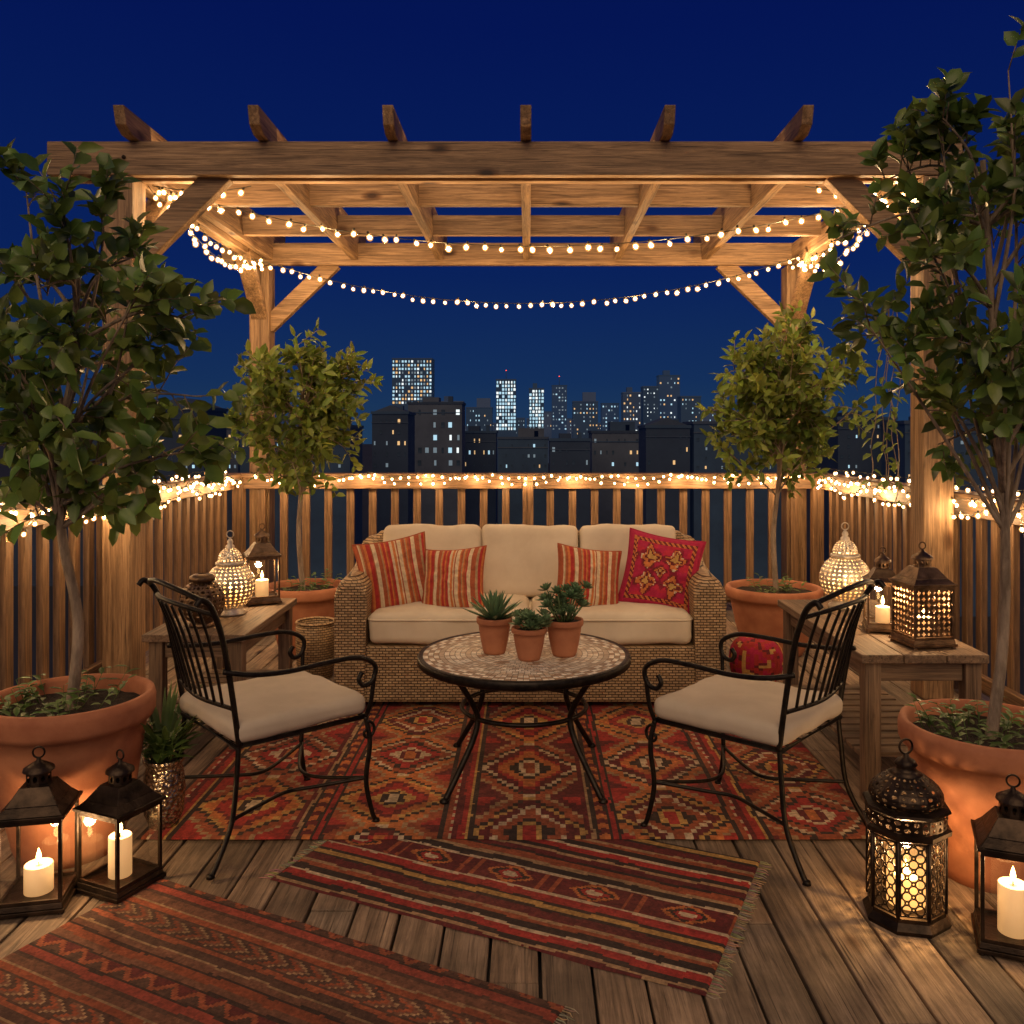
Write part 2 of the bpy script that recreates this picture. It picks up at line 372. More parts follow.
for sx,side in ((-1,'left'),(1,'right')):
    for k,(dx,sw,pe,sp_,dz) in enumerate([(.095,.045,.6,.072,.01),(.10,.12,.85,.095,.0),(-.01,.0,1,.12,.04)]):
        strand(['string lights clustered along the inner edge of the %s railing','string lights hanging in loops from the %s railing','string lights lying on top of the %s railing cap'][k]%side,
           garland((sx*(XR-dx),2.7,RH+dz),(sx*(XR-dx),7.2,RH+dz),130,20+k+sx*7,.015,sw,pe),sp_,G2,9,1.7,.014,BS)
# ------------------------------------------------------------------ cushions, sofa
def rbox(mb,c,size,r,n=10,bulge=0,wr=0,rot=None,seed=0):
    c=V(c); h=V(size)/2; vs=[];fs=[]
    def pos(p):
        p=V((p[0]*2*h.x,p[1]*2*h.y,p[2]*2*h.z))
        core=V([max(-(h[i]-r),min(h[i]-r,p[i])) for i in range(3)])
        d=p-core; dn=d.normalized() if d.length>1e-9 else V((0,0,0))
        q=core+dn*r
        u=q.x/h.x;w=q.y/h.y;k=q.z/h.z
        q.z+=bulge*max(0,1-u*u)*max(0,1-w*w)*(1 if k>0 else -.2)
        if wr:
            nn=noise.noise(V((q.x*6+seed,q.y*6,q.z*5)))+.5*noise.noise(V((q.x*15+seed,q.y*15,q.z*14))); q+=dn*nn*wr
        if rot: q=rot@q
        return c+q
    ks=[-.5,-.485,-.46,-.42]+[-.42+.84*i/(n) for i in range(1,n)]+[.42,.46,.485,.5]
    m=len(ks)
    for ax in range(3):
        for sgn in (-.5,.5):
            base=len(vs)
            for i in range(m):
                for j in range(m):
                    p=[0,0,0]; p[ax]=sgn; p[(ax+1)%3]=ks[i]; p[(ax+2)%3]=ks[j]; vs.append(pos(p))
            for i in range(m-1):
                for j in range(m-1):
                    q=(base+i*m+j,base+(i+1)*m+j,base+(i+1)*m+j+1,base+i*m+j+1); fs.append(q if sgn>0 else q[::-1])
    mb.add(vs,fs,True); return mb
sofa=thing('sofa','wide tan wicker sofa with cream cushions in front of the rear railing','sofa',(.012,5.08,0.012))
MB().box((-.9,-.385,.03),(.9,.34,.33)).build('base',M['wicker'],sofa,bevel=.015)
for sx in (-1,1):
    mb=MB(); secs=[(-.41,.655),(-.385,.685),(-.34,.70),(-.1,.71),(.1,.735),(.22,.78),(.33,.84),(.40,.84)]; vs=[];nn=0
    for y,h in secs:
        rr=.088
        prof=[(.885,.02),(1.035,.02),(1.04,.2),(1.04,h-rr-.05)]
        for k in range(9):
            a=-.15+(PI+.15)*k/8; prof.append((.955+rr*math.cos(a),h-rr+rr*math.sin(a)))
        prof.append((.872,h-.2)); nn=len(prof)
        vs+=[(sx*px,y,pz) for px,pz in prof]
    fs=[]
    for i in range(len(secs)-1):
        for k in range(nn):
            q=(i*nn+k,i*nn+(k+1)%nn,(i+1)*nn+(k+1)%nn,(i+1)*nn+k); fs.append(q if sx<0 else q[::-1])
    fs.append(tuple(range(nn)) if sx>0 else tuple(range(nn))[::-1]); l=(len(secs)-1)*nn; fs.append(tuple(range(l,l+nn)))
    mb.add(vs,fs,False); o=mb.build('armrest',M['wicker'],sofa)
rbox(MB(),(0,.36,.45),(1.90,.13,.84),.05,8).build('backrest',M['wicker'],sofa)
for k,sx in enumerate((-1,1)):
    sc=rbox(MB(),(sx*.435,-.06,.425),(.862,.70,.17),.045,14,bulge=.025,wr=.008,seed=k*7).build('seat_cushion',M['cushion'],sofa)
    rr=.05; pts=[]
    for cx_,cy_,a0 in ((.43-rr,.35-rr,0),(-.43+rr,.35-rr,PI/2),(-.43+rr,-.35+rr,PI),(.43-rr,-.35+rr,1.5*PI)):
        for j in range(6):
            a=a0+PI/2*j/5; pts.append((sx*.435+cx_+(rr+.002)*math.cos(a),-.06+cy_+(rr+.002)*math.sin(a),.474))
    MB().tube(pts,.0055,6,closed=True).build('cushion_piping',M['cushion'],sc)
for k in range(3):
    rot=Matrix.Rotation(math.radians(-12),3,'X')
    rbox(MB(),((k-1)*.588,.21,.70),(.584,.16,.43),.042,12,wr=.011,rot=rot,seed=30+k*5).build('back_cushion',M['cushion'],sofa)
RED=(.40,.028,.022);MAR=(.14,.014,.016);ORG=(.56,.17,.045);CRM=(.64,.49,.31);OLV=(.18,.14,.06);BLK=(.035,.020,.016);RST=(.37,.085,.032);TAN=(.42,.26,.13);PNK=(.42,.012,.06);GLD=(.56,.32,.09)
def pillow(name,label,loc,size,colf,rx,ry,rz,T=.075):
    n=56; mb=MB(); h=size/2
    def pt(u,w,s):
        k=max(0,(1-u*u)*(1-w*w))**.42; x=h*u*(1-.09*(1-w*w)); z=h*w*(1-.09*(1-u*u))
        wr=noise.noise(V((u*2.5+loc[0]*9,w*2.5,s*3)))*.014+noise.noise(V((u*6,w*6+loc[0]*5,s)))*.007
        return V((x,s*(T*k+wr*k),z))
    for s in (-1,1):
        for i in range(n):
            for j in range(n):
                u0,u1,w0,w1=[2*q/n-1 for q in (i,i+1,j,j+1)]
                mb.col=colf((u0+u1)/2,(w0+w1)/2)
                q=[pt(u0,w0,s),pt(u1,w0,s),pt(u1,w1,s),pt(u0,w1,s)]
                mb.add(q,[(0,1,2,3)] if s<0 else [(3,2,1,0)],True)
    r=thing(name,label,'pillow',loc); o=mb.build('cover',M['cloth'],r)
    bm=bmesh.new(); bm.from_mesh(o.data); bmesh.ops.remove_doubles(bm,verts=bm.verts,dist=.0002); bm.to_mesh(o.data); bm.free()
    mb=MB(); pts=[]
    for k in range(80):
        t=k/20; e_=int(t); f=t-e_; u,w_=[(-1+2*f,-1),(1,-1+2*f),(1-2*f,1),(-1,1-2*f)][e_]; pts.append(pt(u,w_,0))
    mb.col=colf(-.99,-.99); mb.tube(pts,.005,5,closed=True); mb.build('piping',M['cloth'],r)
    r.rotation_euler=(rx,ry,rz); return r
seq=[RST,CRM,RST,ORG,RED,CRM,RST,TAN,RED,RST,CRM,ORG]
def stripes(u,w):
    k=int((u+1)*21+.0); return seq[(k*7//3)%12] if k%2 else seq[(k//2)%12]
pz=.615
pillow('throw_pillow','red and cream striped pillow leaning on the left sofa arm',(-.745,4.93,pz+.075),.41,stripes,math.radians(-16),math.radians(-9),math.radians(14))
pillow('throw_pillow','red and cream striped pillow, second from the left, lying lower',(-.415,4.89,pz+.05),.37,stripes,math.radians(-24),math.radians(-5),math.radians(-12))
pillow('throw_pillow','red and cream striped pillow right of the potted succulents',(.335,4.90,pz+.05),.37,stripes,math.radians(-22),math.radians(8),math.radians(8))
def ikat(u,w):
    a=abs(u);b=abs(w)
    if max(a,b)>.84: return PNK
    if max(a,b)>.76: return MAR if int((u+w)*14)%2 else ORG
    s=noise.noise(V((u*3.3,w*3.3,3))); s2=noise.noise(V((u*7,w*7,8)))
    for cx_,cy_,sz in ((-.36,.34,.40),(.36,.34,.40),(-.36,-.36,.40),(.36,-.36,.40),(0,0,.22)):
        dx,dy=u-cx_,w-cy_; an=math.atan2(dy,dx); d=math.hypot(dx,dy)/sz*(1-.22*math.cos(an*4))+s2*.3+s*.25
        if d<.20: return GLD
        if d<.36: return MAR
        if d<.55: return ORG
        if d<.63: return CRM if s2>.1 else MAR
        if d<.78: return (.25,.01,.03)
    return PNK if s<.15 else (.50,.02,.05)
pillow('throw_pillow','magenta red ornate patterned pillow leaning on the right sofa arm',(.745,4.93,pz+.085),.43,ikat,math.radians(-16),math.radians(9),math.radians(-14))
# ------------------------------------------------------------------ rugs
def rug(label,corner,ang,L,W,z,colf,cell=.01,fr=(0,0),seed=0,along='x',fade=(.30,.18,.12),fa=.12,abr=.42):
    q=random.Random(seed); nu=int(L/cell);nv=int(W/cell); du=L/nu;dv=W/nv
    r=thing('kilim_rug',label,'rug',(corner[0],corner[1],0),ang)
    mb=MB(); vs=[]
    for j in range(nv+1):
        for i in range(nu+1):
            x=i*du;y=j*dv; h=z+.0028*noise.noise(V((x*3+seed,y*3,0)))
            ey=.008*noise.noise(V((x*4+seed,j//nv*9,1))) if j in (0,nv) else 0
            if i in (0,nu) or j in (0,nv): h=.0015 if z<.01 else z-.005
            vs.append((x,y+ey,h))
    fs=[]
    for j in range(nv):
        for i in range(nu):
            fs.append((j*(nu+1)+i,j*(nu+1)+i+1,(j+1)*(nu+1)+i+1,(j+1)*(nu+1)+i))
    mb.add(vs,fs,True)
    k=0
    for j in range(nv):
        for i in range(nu):
            x=(i+.5)*du;y=(j+.5)*dv
            wx=x+.008*noise.noise(V((y*7,x*2,seed)))+.003*noise.noise(V((y*30,x*9,seed)));wy=y+.012*noise.noise(V((x*5,y*3,seed+4)))+.003*noise.noise(V((x*25,y*25,seed)))
            c=colf(wx,wy)
            ab=1+abr*(noise.noise(V((x*1.5,y*9,seed))) if along=='x' else noise.noise(V((x*1.5,y*14,seed))))
            g=ab*q.uniform(.76,1.2); f_=fa+.16*max(0,noise.noise(V((x*2.2,y*2.2,seed+9))))
            mb.c[k]=tuple((c[m]*(1-f_)+fade[m]*f_)*g for m in range(3)); k+=1
    mb.build('weave',M['rug'],r)
    for side in (0,1):
        if fr[side]:
            mb=MB(); y=.004
            while y<W:
                mb.col=tuple(v*q.uniform(.5,.95) for v in CRM); x0=0 if side==0 else L; sg=-1 if side==0 else 1
                a=V((x0,y,z*.6)); l=q.uniform(.025,.045); b=a+V((sg*l*.6,q.uniform(-.006,.006),-.002)); c=a+V((sg*l,q.uniform(-.012,.012),-z*.6+.002))
                mb.tube([a,b,c],[.0022,.002,.001],4); y+=.009
            mb.build('fringe',M['rug'],r)
    return r
def st(v,n): return int(v*n)/n
SB=[[(.02,BLK),(.04,RST),(.052,CRM),(.075,MAR),(.10,RED),(.112,GLD),(.13,BLK)],
    [(.02,MAR),(.032,TAN),(.05,BLK),(.085,ORG),(.098,BLK),(.115,RED),(.13,BLK)]]
def k1(u,v):
    P=.544; k=int(u/P); x=u-k*P
    if x<.13:
        for a,c in SB[k%2]:
            if x<a:
                if c is CRM and int(v/.03)%2: return RED
                if c is ORG and int((v+abs(x-.067))/.04)%2: return MAR
                return c
    cx_=.337; p=[.56,.48,.62][k%3]; vv=(v+(k%2)*p/2+.13*k)%p; n_=int((v+(k%2)*p/2+.13*k)/p)
    dx=st(abs(x-cx_)/.207,9); dv=st(abs(vv-p/2)/(p/2),11); d=dx+dv
    pal=[(CRM,BLK,GLD,RED,MAR,ORG),(RST,CRM,BLK,ORG,RED,MAR),(RED,GLD,BLK,RST,CRM,MAR),(ORG,MAR,CRM,RED,BLK,RST)][(k+n_*3)%4]
    for th,c in zip((.11,.22,.36,.56,.66,.84),pal):
        if d<th: return c
    if d<.92: return CRM if (k+n_)%2 else GLD
    if d<1.02: return BLK
    if d<1.22: return ORG if k%2 else RST
    if d<1.32: return TAN
    if d<1.55: return [RED,RST,MAR][k%3]
    return MAR if (k+n_)%2 else RED
def bands(v,lst):
    T=sum(w_ for w_,_ in lst); v=v%T; a=0
    for w_,c in lst:
        if v<a+w_: return c,(v-a)/w_
        a+=w_
    return lst[-1][1],1
DBR=(.095,.045,.030); BRN=(.22,.09,.05)
L2=[(.03,MAR),(.014,TAN),(.024,BLK),(.032,RED),(.014,CRM),(.03,BLK),(.020,RST),(.014,TAN),(.04,MAR),(.014,BLK),(.024,GLD),(.014,BLK),(.04,RED),(.013,CRM),(.11,'d'),(.013,CRM),(.034,BLK),(.02,TAN),(.034,RST),(.014,BLK)]
def k2(u,v):
    c,f=bands(v+.02,L2)
    if c=='d':
        m=(u/.30)%1
        if m>.72: return MAR if int(u/.016)%3 else RST
        dx=abs(m/.72-.5)*2; dy=abs(f-.5)*2; d=st(dx*1.3,9)+st(dy,8)
        return CRM if d<.25 else RED if d<.5 else BLK if d<.72 else ORG if d<.98 else MAR
    return c
L3=[(.03,RST),(.010,BLK),(.024,BRN),(.008,TAN),(.03,DBR),(.016,(.40,.10,.04)),(.010,DBR),(.06,'c'),(.010,DBR),(.022,RST),(.008,TAN),(.035,BRN),(.014,DBR),(.03,(.38,.06,.035)),(.010,BLK),(.05,'v'),(.010,BLK),(.024,BRN)]
def k3(u,v):
    c,f=bands(v,L3)
    if c=='c':
        t=(u/.075+abs(f-.5)*1.5)%1; return DBR if t<.36 else (RST if t<.6 else BRN if t<.85 else TAN)
    if c=='v':
        t=abs(((u/.09)%1)-.5)*2; return (.40,.10,.04) if abs(f-t)<.22 else DBR if f<t else MAR
    return c
rug('large red and rust kilim rug with stripes and large stepped diamonds under the coffee table',(-1.42,3.18),0,2.72,1.9,.014,k1,seed=1,fa=.05)
a2=math.radians(-24.7)
rug('striped red and maroon kilim rug with fringed ends lying diagonally in the middle',(-.852,2.907),a2,1.45,.80,.006,k2,.008,(1,1),2,'y',fa=.03,abr=.3)
a3=math.radians(-26.5)
rug('brown and rust striped kilim rug in the lower left corner',(-1.245-.447*1.15,2.93-.895*1.15),a3,1.50,1.15,.006,k3,.0075,(0,1),3,'y',(.20,.09,.05),.14,.4)
# ------------------------------------------------------------------ coffee table
ct=thing('coffee_table','round mosaic topped coffee table with curved wrought iron legs','coffee table',(-.017,3.80,.014)); TR=.455; TZ=.515
mb=MB(); mb.lathe([(0,TZ-.028),(TR-.01,TZ-.028),(TR-.004,TZ-.004),(0,TZ-.004)],72); tt=mb.build('tabletop',M['grout'],ct)
mb=MB(); q=random.Random(4); pal=[(.76,.66,.52),(.64,.50,.36),(.42,.28,.18),(.86,.78,.65),(.20,.14,.10),(.56,.43,.31)]
rings=19; dr=(TR-.02)/rings
for i in range(rings):
    r0=i*dr+.0011; r1=(i+1)*dr-.0011; n=max(6,int(2*PI*(r0+r1)/2/.024)); n+=n%2; off=q.random() if i<15 else (.0)
    if i>=15: n=108
    for k in range(n):
        a0=2*PI*(k+off)/n; a1=a0+2*PI/n-.0022/max(r1,.02)
        if i>=16: c=pal[2] if (k//2+i)%2 else pal[3]
        elif i==15: c=pal[5]
        elif i in (10,): c=pal[1]
        elif i in (7,8): c=pal[2] if (k//2+i)%3==0 else pal[0]
        else: c=q.choice([pal[0],pal[3],pal[1],pal[5],pal[0],pal[3]])
        g=q.uniform(.8,1.12); mb.col=tuple(v*g for v in c)
        h=TZ+q.uniform(-.0004,.0006)
        P=[(r0*math.cos(a0),r0*math.sin(a0)),(r1*math.cos(a0),r1*math.sin(a0)),(r1*math.cos(a1),r1*math.sin(a1)),(r0*math.cos(a1),r0*math.sin(a1))]
        mb.add([(x,y,h) for x,y in P],[(0,1,2,3)])
mb.build('mosaic',M['tile'],tt)
MB().lathe([(TR-.02,TZ+.001),(TR-.003,TZ+.003),(TR+.003,TZ-.004),(TR+.003,TZ-.03),(TR-.006,TZ-.036),(TR-.03,TZ-.036)],72).build('rim',M['iron'],ct)
for k in range(4):
    a=PI/4+PI/2*k; c=V((math.cos(a),math.sin(a),0))
    pts=cr([c*.385+V((0,0,TZ-.036)),c*.345+V((0,0,.43)),c*.285+V((0,0,.34)),c*.268+V((0,0,.28)),c*.30+V((0,0,.20)),c*.37+V((0,0,.10)),c*.44+V((0,0,.008))])
    MB().tube(pts,.0125,8).lathe([(0,0),(.018,0),(.02,.006),(.012,.016),(0,.02)],10,c*.445).build('leg',M['iron'],ct)
MB().tube([(.268*math.cos(t*PI/24),.268*math.sin(t*PI/24),.290) for t in range(48)],.010,6,True).build('stretcher_ring',M['iron'],ct)
# ------------------------------------------------------------------ iron chairs
def chair(label,loc,rz):
    t=thing('iron_chair',label,'chair',loc,rz,'wrought iron armchairs facing the table'); I=M['iron']
    rbox(MB(),(.0,0,.444),(.52,.52,.078),.032,12,bulge=.012,wr=.009,seed=loc[0]*3).build('seat_cushion',M['seatpad'],t)
    mb=MB(); mb.tube([(.25,-.25,.40),(.25,.25,.40),(-.25,.24,.40),(-.25,-.24,.40)],.0095,8,True)
    for k in range(5): y=-.17+.085*k; mb.tube([(-.245,y,.398),(.245,y,.398)],.005,5)
    mb.build('seat_frame',I,t)
    for s in (-1,1):
        pts=cr([(.25,s*.25,.40),(.262,s*.262,.30),(.25,s*.255,.16),(.27,s*.265,.04),(.285,s*.27,.004)])
        mb=MB().tube(pts,.0095,8)
        sc=[(.25+.04*(1-k/16)*math.cos(PI/2-k*.42),s*.262,.345+.04*(1-k/16)*math.sin(PI/2-k*.42)) for k in range(15)]
        mb.tube(sc,.006,6); mb.lathe([(0,0),(.015,0),(.012,.012),(0,.014)],8,(.285,s*.27,0)); mb.build('leg',I,t)
        pts=cr([(-.24,s*.24,.42),(-.25,s*.245,.3),(-.27,s*.25,.15),(-.33,s*.265,.03),(-.35,s*.27,.004)])
        MB().tube(pts,.0095,8).lathe([(0,0),(.015,0),(.012,.012),(0,.014)],8,(-.35,s*.27,0)).build('leg',I,t)
        arm=cr([(-.30,s*.25,.665),(-.21,s*.278,.645),(-.08,s*.286,.635),(.08,s*.286,.64),(.20,s*.283,.635),(.272,s*.28,.595),(.265,s*.278,.54),(.228,s*.275,.525),(.208,s*.273,.55),(.222,s*.272,.575)],6)
        MB().tube(arm,.0095,8).tube(cr([(.270,s*.279,.56),(.262,s*.27,.46),(.25,s*.252,.40)]),.0085,8).build('armrest',I,t)
    mb=MB()
    side=lambda s:[(-.24,s*.242,.40),(-.257,s*.245,.52),(-.28,s*.25,.66),(-.308,s*.258,.79),(-.345,s*.268,.885),(-.38,s*.272,.918),(-.40,s*.272,.90)]
    for s in (-1,1): mb.tube(cr(side(s)),.0105,8)
    mb.tube(cr([(-.335,-.264,.862),(-.375,-.13,.875),(-.39,0,.88),(-.375,.13,.875),(-.335,.264,.862)]),.0085,8)
    mb.tube(cr([(-.36,-.27,.905),(-.405,-.13,.938),(-.42,0,.95),(-.405,.13,.938),(-.36,.27,.905)]),.0095,8)
    mb.tube(cr([(-.258,-.243,.53),(-.285,0,.525),(-.258,.243,.53)]),.008,8)
    for k in range(8):
        y=-.189+.054*k; b=1-(y/.25)**2
        mb.tube(cr([(-.258-.026*b,y*.92,.53),(-.277-.036*b,y*.97,.64),(-.305-.046*b,y,.77),(-.338-.052*b,y*1.05,.868)]),.0055,6)
    mb.build('backrest',I,t)
    for k in (-1,1):
        mb=MB()
        mb.tube(cr([(.255,k*.255,.17),(.10,k*.16,.15),(0,k*.12,.145),(-.10,k*.16,.15),(-.27,k*.25,.16)]),.007,7); mb.build('stretcher',I,t)
    mb=MB(); mb.tube(cr([(.255,-.255,.17),(.16,-.10,.15),(.13,0,.145),(.16,.10,.15),(.255,.255,.17)]),.007,7); mb.build('stretcher',I,t)
    return t
chair('wrought iron armchair with pale cushion left of the coffee table',(-.965,3.33,.012),math.radians(42))
chair('wrought iron armchair with pale cushion right of the coffee table',(.825,3.29,.012),math.radians(138))
# ------------------------------------------------------------------ side tables
def side_table(label,x0,x1,y0,y1,h):
    c=V(((x0+x1)/2,(y0+y1)/2,0)); t=thing('side_table',label,'table',c,0); w=(x1-x0)/2; d=(y1-y0)/2
    mb=MB(); n=3; bwid=2*w/n
    for k in range(n): mb.box((-w+k*bwid,-d,h-.035),(-w+(k+1)*bwid-.004,d,h-rnd.uniform(0,.001)))
    mb.build('tabletop',M['twood_y'],t,bevel=.004)
    for sx in (-1,1):
        for sy in (-1,1):
            MB().box((sx*(w-.055)-.032,sy*(d-.055)-.032,0),(sx*(w-.055)+.032,sy*(d-.055)+.032,h-.036)).build('leg',M['twood_z'],t,bevel=.004)
    for sy in (-1,1): MB().box((-w+.09,sy*(d-.055)-.012,h-.115),(w-.09,sy*(d-.055)+.012,h-.037)).build('apron',M['twood_x'],t,bevel=.003)
    for sx in (-1,1): MB().box((sx*(w-.055)-.012,-d+.09,h-.115),(sx*(w-.055)+.012,d-.09,h-.037)).build('apron',M['twood_y'],t,bevel=.003)
    mb=MB(); k=-d+.1
    while k<d-.1: mb.box((-w+.03,k,.16),(w-.03,k+.07,.18)); k+=.09
    mb.build('lower_shelf',M['twood_x'],t,bevel=.003)
side_table('low weathered wooden side table left of the sofa carrying three lanterns',-1.78,-1.30,4.05,4.97,.55)
side_table('long weathered wooden side table right of the sofa carrying lit lanterns',1.32,1.83,3.48,4.66,.60)
# ------------------------------------------------------------------ candles and lanterns
def candle(label,p,r,h,power):
    c=thing('candle',label,'candle',p)
    MB().lathe([(0,0),(r,0),(r,h-.003),(r*.93,h),(r*.8,h-.004),(0,h-.008)],24).build('wax_body',M['wax'],c)
    f=h+.006
    MB().tube([(0,0,h-.01),(0,0,f+.006)],.0015,5).build('wick',M['black'],c)
    MB().lathe([(.001,f),(.006,f+.007),(.008,f+.015),(.006,f+.026),(.002,f+.038),(0,f+.043)],10).build('flame',M['flame'],c)
    lamp(V(p)+V((0,0,f+.055)),power,.018,'candle_glow')
def ring(mb,c,r,t=.004):
    c=V(c); mb.tube([c+V((r*math.cos(a*PI/10),0,r*math.sin(a*PI/10))) for a in range(20)],t,6,True)
def sq(mb,w0,w1,z0,z1):
    a=w0/2;b=w1/2
    mb.add([(-a,-a,z0),(a,-a,z0),(a,a,z0),(-a,a,z0),(-b,-b,z1),(b,-b,z1),(b,b,z1),(-b,b,z1)],[(0,3,2,1),(4,5,6,7),(0,1,5,4),(1,2,6,5),(2,3,7,6),(3,0,4,7)])
def filigree(mb,A,B,z0,z1,n,r=.0015):
    # lattice of overlapping wire circles with little scrolls, filling the panel A-B, z0..z1
    A=V(A);B=V(B);W=(B-A).length; c=W/n; m=max(2,round((z1-z0)/c)); cz=(z1-z0)/m; d=(B-A).normalized()
    P=lambda u,z: A+d*max(0,min(W,u))+V((0,0,max(z0,min(z1,z))))
    for i in range(n+1):
        for j in range(m+1):
            cx_=i*c; zz=z0+j*cz; R0=.70*c
            if (i+j)%2==0:
                mb.tube([P(cx_+R0*math.cos(a*PI/7),zz+R0*math.sin(a*PI/7)) for a in range(14)],r,4,True)
            else:
                mb.tube([P(cx_+R0*.36*math.cos(a*PI/4),zz+R0*.36*math.sin(a*PI/4)) for a in range(8)],r*1.1,4,True)
def square_lantern(label,loc,rz,w,h,mat,perf=False,group=None):
    t=thing('lantern',label,'lantern',loc,rz,group); m=M[mat]; bh=h*.60; p=w*.06
    mb=MB(); sq(mb,w*1.10,w*1.10,.008,.020); sq(mb,w*1.04,w,.0202,.036)
    for sx in (-1,1):
        for sy in (-1,1): mb.lathe([(0,0),(.010,0),(.008,.008),(0,.008)],8,(sx*w*.48,sy*w*.48,0))
    mb.build('base',m,t,bevel=.0015)
    a=w/2-p/2
    for sx in (-1,1):
        for sy in (-1,1): MB().box((sx*a-p/2,sy*a-p/2,.0365),(sx*a+p/2,sy*a+p/2,bh)).build('corner_post',m,t,bevel=.0015)
    for z0,z1 in ((.037,.037+p*.9),(bh-p*1.3,bh-.001)):
        for s in (-1,1):
            MB().box((-a+p/2,s*a-p*.35,z0),(a-p/2,s*a+p*.35,z1)).build('frame_rail',m,t)
            MB().box((s*a-p*.35,-a+p/2,z0),(s*a+p*.35,a-p/2,z1)).build('frame_rail',m,t)
    for k in range(4):
        R_=Matrix.Rotation(k*PI/2,3,'Z'); x=a-p*.1; y0=-a+p/2;y1=-y0;z0=.037+p;z1=bh-p*1.3
        if perf:
            mb=MB(); nu=7;nv=max(7,int((z1-z0)/((y1-y0)/nu)))
            for i in range(nu):
                for j in range(nv):
                    P=[(x,y0+(y1-y0)*(i+di)/nu,z0+(z1-z0)*(j+dj)/nv) for di,dj in ((0,0),(1,0),(1,1),(0,1))]
                    od=(i+j)%2; mb.hole(*[R_@V(v) for v in P],k=.95 if od else .5,star=.48 if od else 0)
            mb.build('perforated_panel',m,t,solid=.0012)
        else:
            mb=MB(); mb.add([R_@V(v) for v in ((x,y0,z0),(x,y1,z0),(x,y1,z1),(x,y0,z1))],[(0,1,2,3)]); mb.build('glass_pane',M['glass'],t)
    mb=MB(); sq(mb,w*1.10,w*1.10,bh,bh+.010); sq(mb,w*1.02,w*.80,bh+.0102,h*.67); sq(mb,w*.80,w*.46,h*.6702,h*.77); rf=mb.build('roof',m,t,bevel=.0015)
    mb=MB(); cw=w*.20; z0=h*.77;z1=h*.85
    for k in range(10):
        a0=2*PI*k/10;a1=2*PI*(k+1)/10
        mb.hole((cw*math.cos(a0),cw*math.sin(a0),z0),(cw*math.cos(a1),cw*math.sin(a1),z0),(cw*math.cos(a1),cw*math.sin(a1),z1),(cw*math.cos(a0),cw*math.sin(a0),z1),k=.55)
    mb.lathe([(cw*1.25,z1),(cw*1.2,z1+.008),(cw*.6,z1+.022),(.008,z1+.03),(.006,z1+.038),(0,z1+.04)],16); mb.build('chimney',m,rf)
    mb=MB(); ring(mb,(0,0,z1+.038+h*.035),h*.035,.003); mb.build('handle',m,t)
    return t
square_lantern('dark metal glass lantern, leftmost on the deck before the big terracotta pot',(-1.54,2.77,.0),math.radians(12),.185,.49,'dark_metal')
candle('lit cream pillar candle inside the leftmost floor lantern',(-1.54,2.77,.037),.042,.085,2.4)
square_lantern('dark metal glass lantern on the deck beside the silver planter',(-1.33,2.87,0),math.radians(-24),.18,.44,'dark_metal')
candle('lit tall cream pillar candle in the lantern beside the silver planter',(-1.33,2.87,.037),.036,.13,2.4)
square_lantern('dark metal glass lantern on the deck at the far right edge',(1.40,2.54,0),math.radians(-22),.185,.49,'dark_metal')
candle('lit cream pillar candle inside the lantern at the far right edge',(1.40,2.54,.037),.04,.14,2.4)
square_lantern('bronze lantern with square glass sides at the far end of left table',(-1.46,4.83,.55),math.radians(24),.17,.43,'bronze')
candle('lit candle inside the bronze square lantern on the left table',(-1.46,4.83,.587),.035,.09,4.5)
square_lantern('bronze glass lantern with candle in the middle of the right table',(1.58,3.92,.60),math.radians(-14),.145,.36,'bronze')
candle('lit candle in the glass lantern on the right table',(1.58,3.92,.637),.03,.07,4.5)
square_lantern('dark square lantern with pierced panels at near end of right table',(1.64,3.66,.60),math.radians(8),.175,.42,'bronze',True)
candle('lit candle behind the pierced panels of the right table lantern',(1.64,3.66,.637),.03,.08,9)
def globe_lantern(label,loc,R_=.125,mat='silver'):
    t=thing('lantern',label,'lantern',loc); m=M[mat]
    MB().lathe([(0,0),(R_*.62,0),(R_*.66,.012),(R_*.5,.025),(R_*.52,.04)],28).build('base',m,t)
    z0=.04; prof=[]
    for k in range(13):
        a=-1.02+2.04*k/12; prof.append((R_*math.cos(a),z0+R_*.85+R_*math.sin(a)))
    MB().perf_lathe(prof,28,.80,k2=.42,star=.45).build('body',m,t,solid=.0015)
    zt=prof[-1][1]; rt=prof[-1][0]
    mb=MB().lathe([(rt,zt),(rt*1.12,zt+.006),(rt*1.1,zt+.016),(rt*.95,zt+.02)],28)
    q0=[(rt*.95*math.cos(k*.2),zt+.02+rt*1.1*math.sin(k*.2)) for k in range(7)]
    mb.perf_lathe(q0,20,.7,k2=.4)
    zz=q0[-1][1]; mb.lathe([(q0[-1][0],zz),(.022,zz+.012),(.012,zz+.02),(.016,zz+.03),(.012,zz+.04),(.005,zz+.05),(0,zz+.058)],16)
    mb.build('domed_lid',m,t)
    mb=MB(); ring(mb,(0,0,zz+.07),.018,.003); mb.build('handle',m,t)
    MB().lathe([(.0,.042),(R_*.4,.043),(R_*.42,.07),(R_*.4,R_*1.2)],20).build('glow_liner',M['liner_dim'],t)  # added inner cylinder; its emission gives the globe a soft glow
globe_lantern('round silver filigree lantern glowing on the left table',(-1.53,4.52,.55))
candle('candle inside the round silver lantern on the left table',(-1.53,4.52,.60),.03,.06,3.4)
globe_lantern('round silver filigree lantern at the far end of the right table',(1.60,4.44,.60))
candle('candle inside the round silver lantern on the right table',(1.60,4.44,.65),.03,.06,3.4)
t=thing('lantern','squat dark metal ball lantern with round holes, unlit, on left table','lantern',(-1.57,4.24,.55))
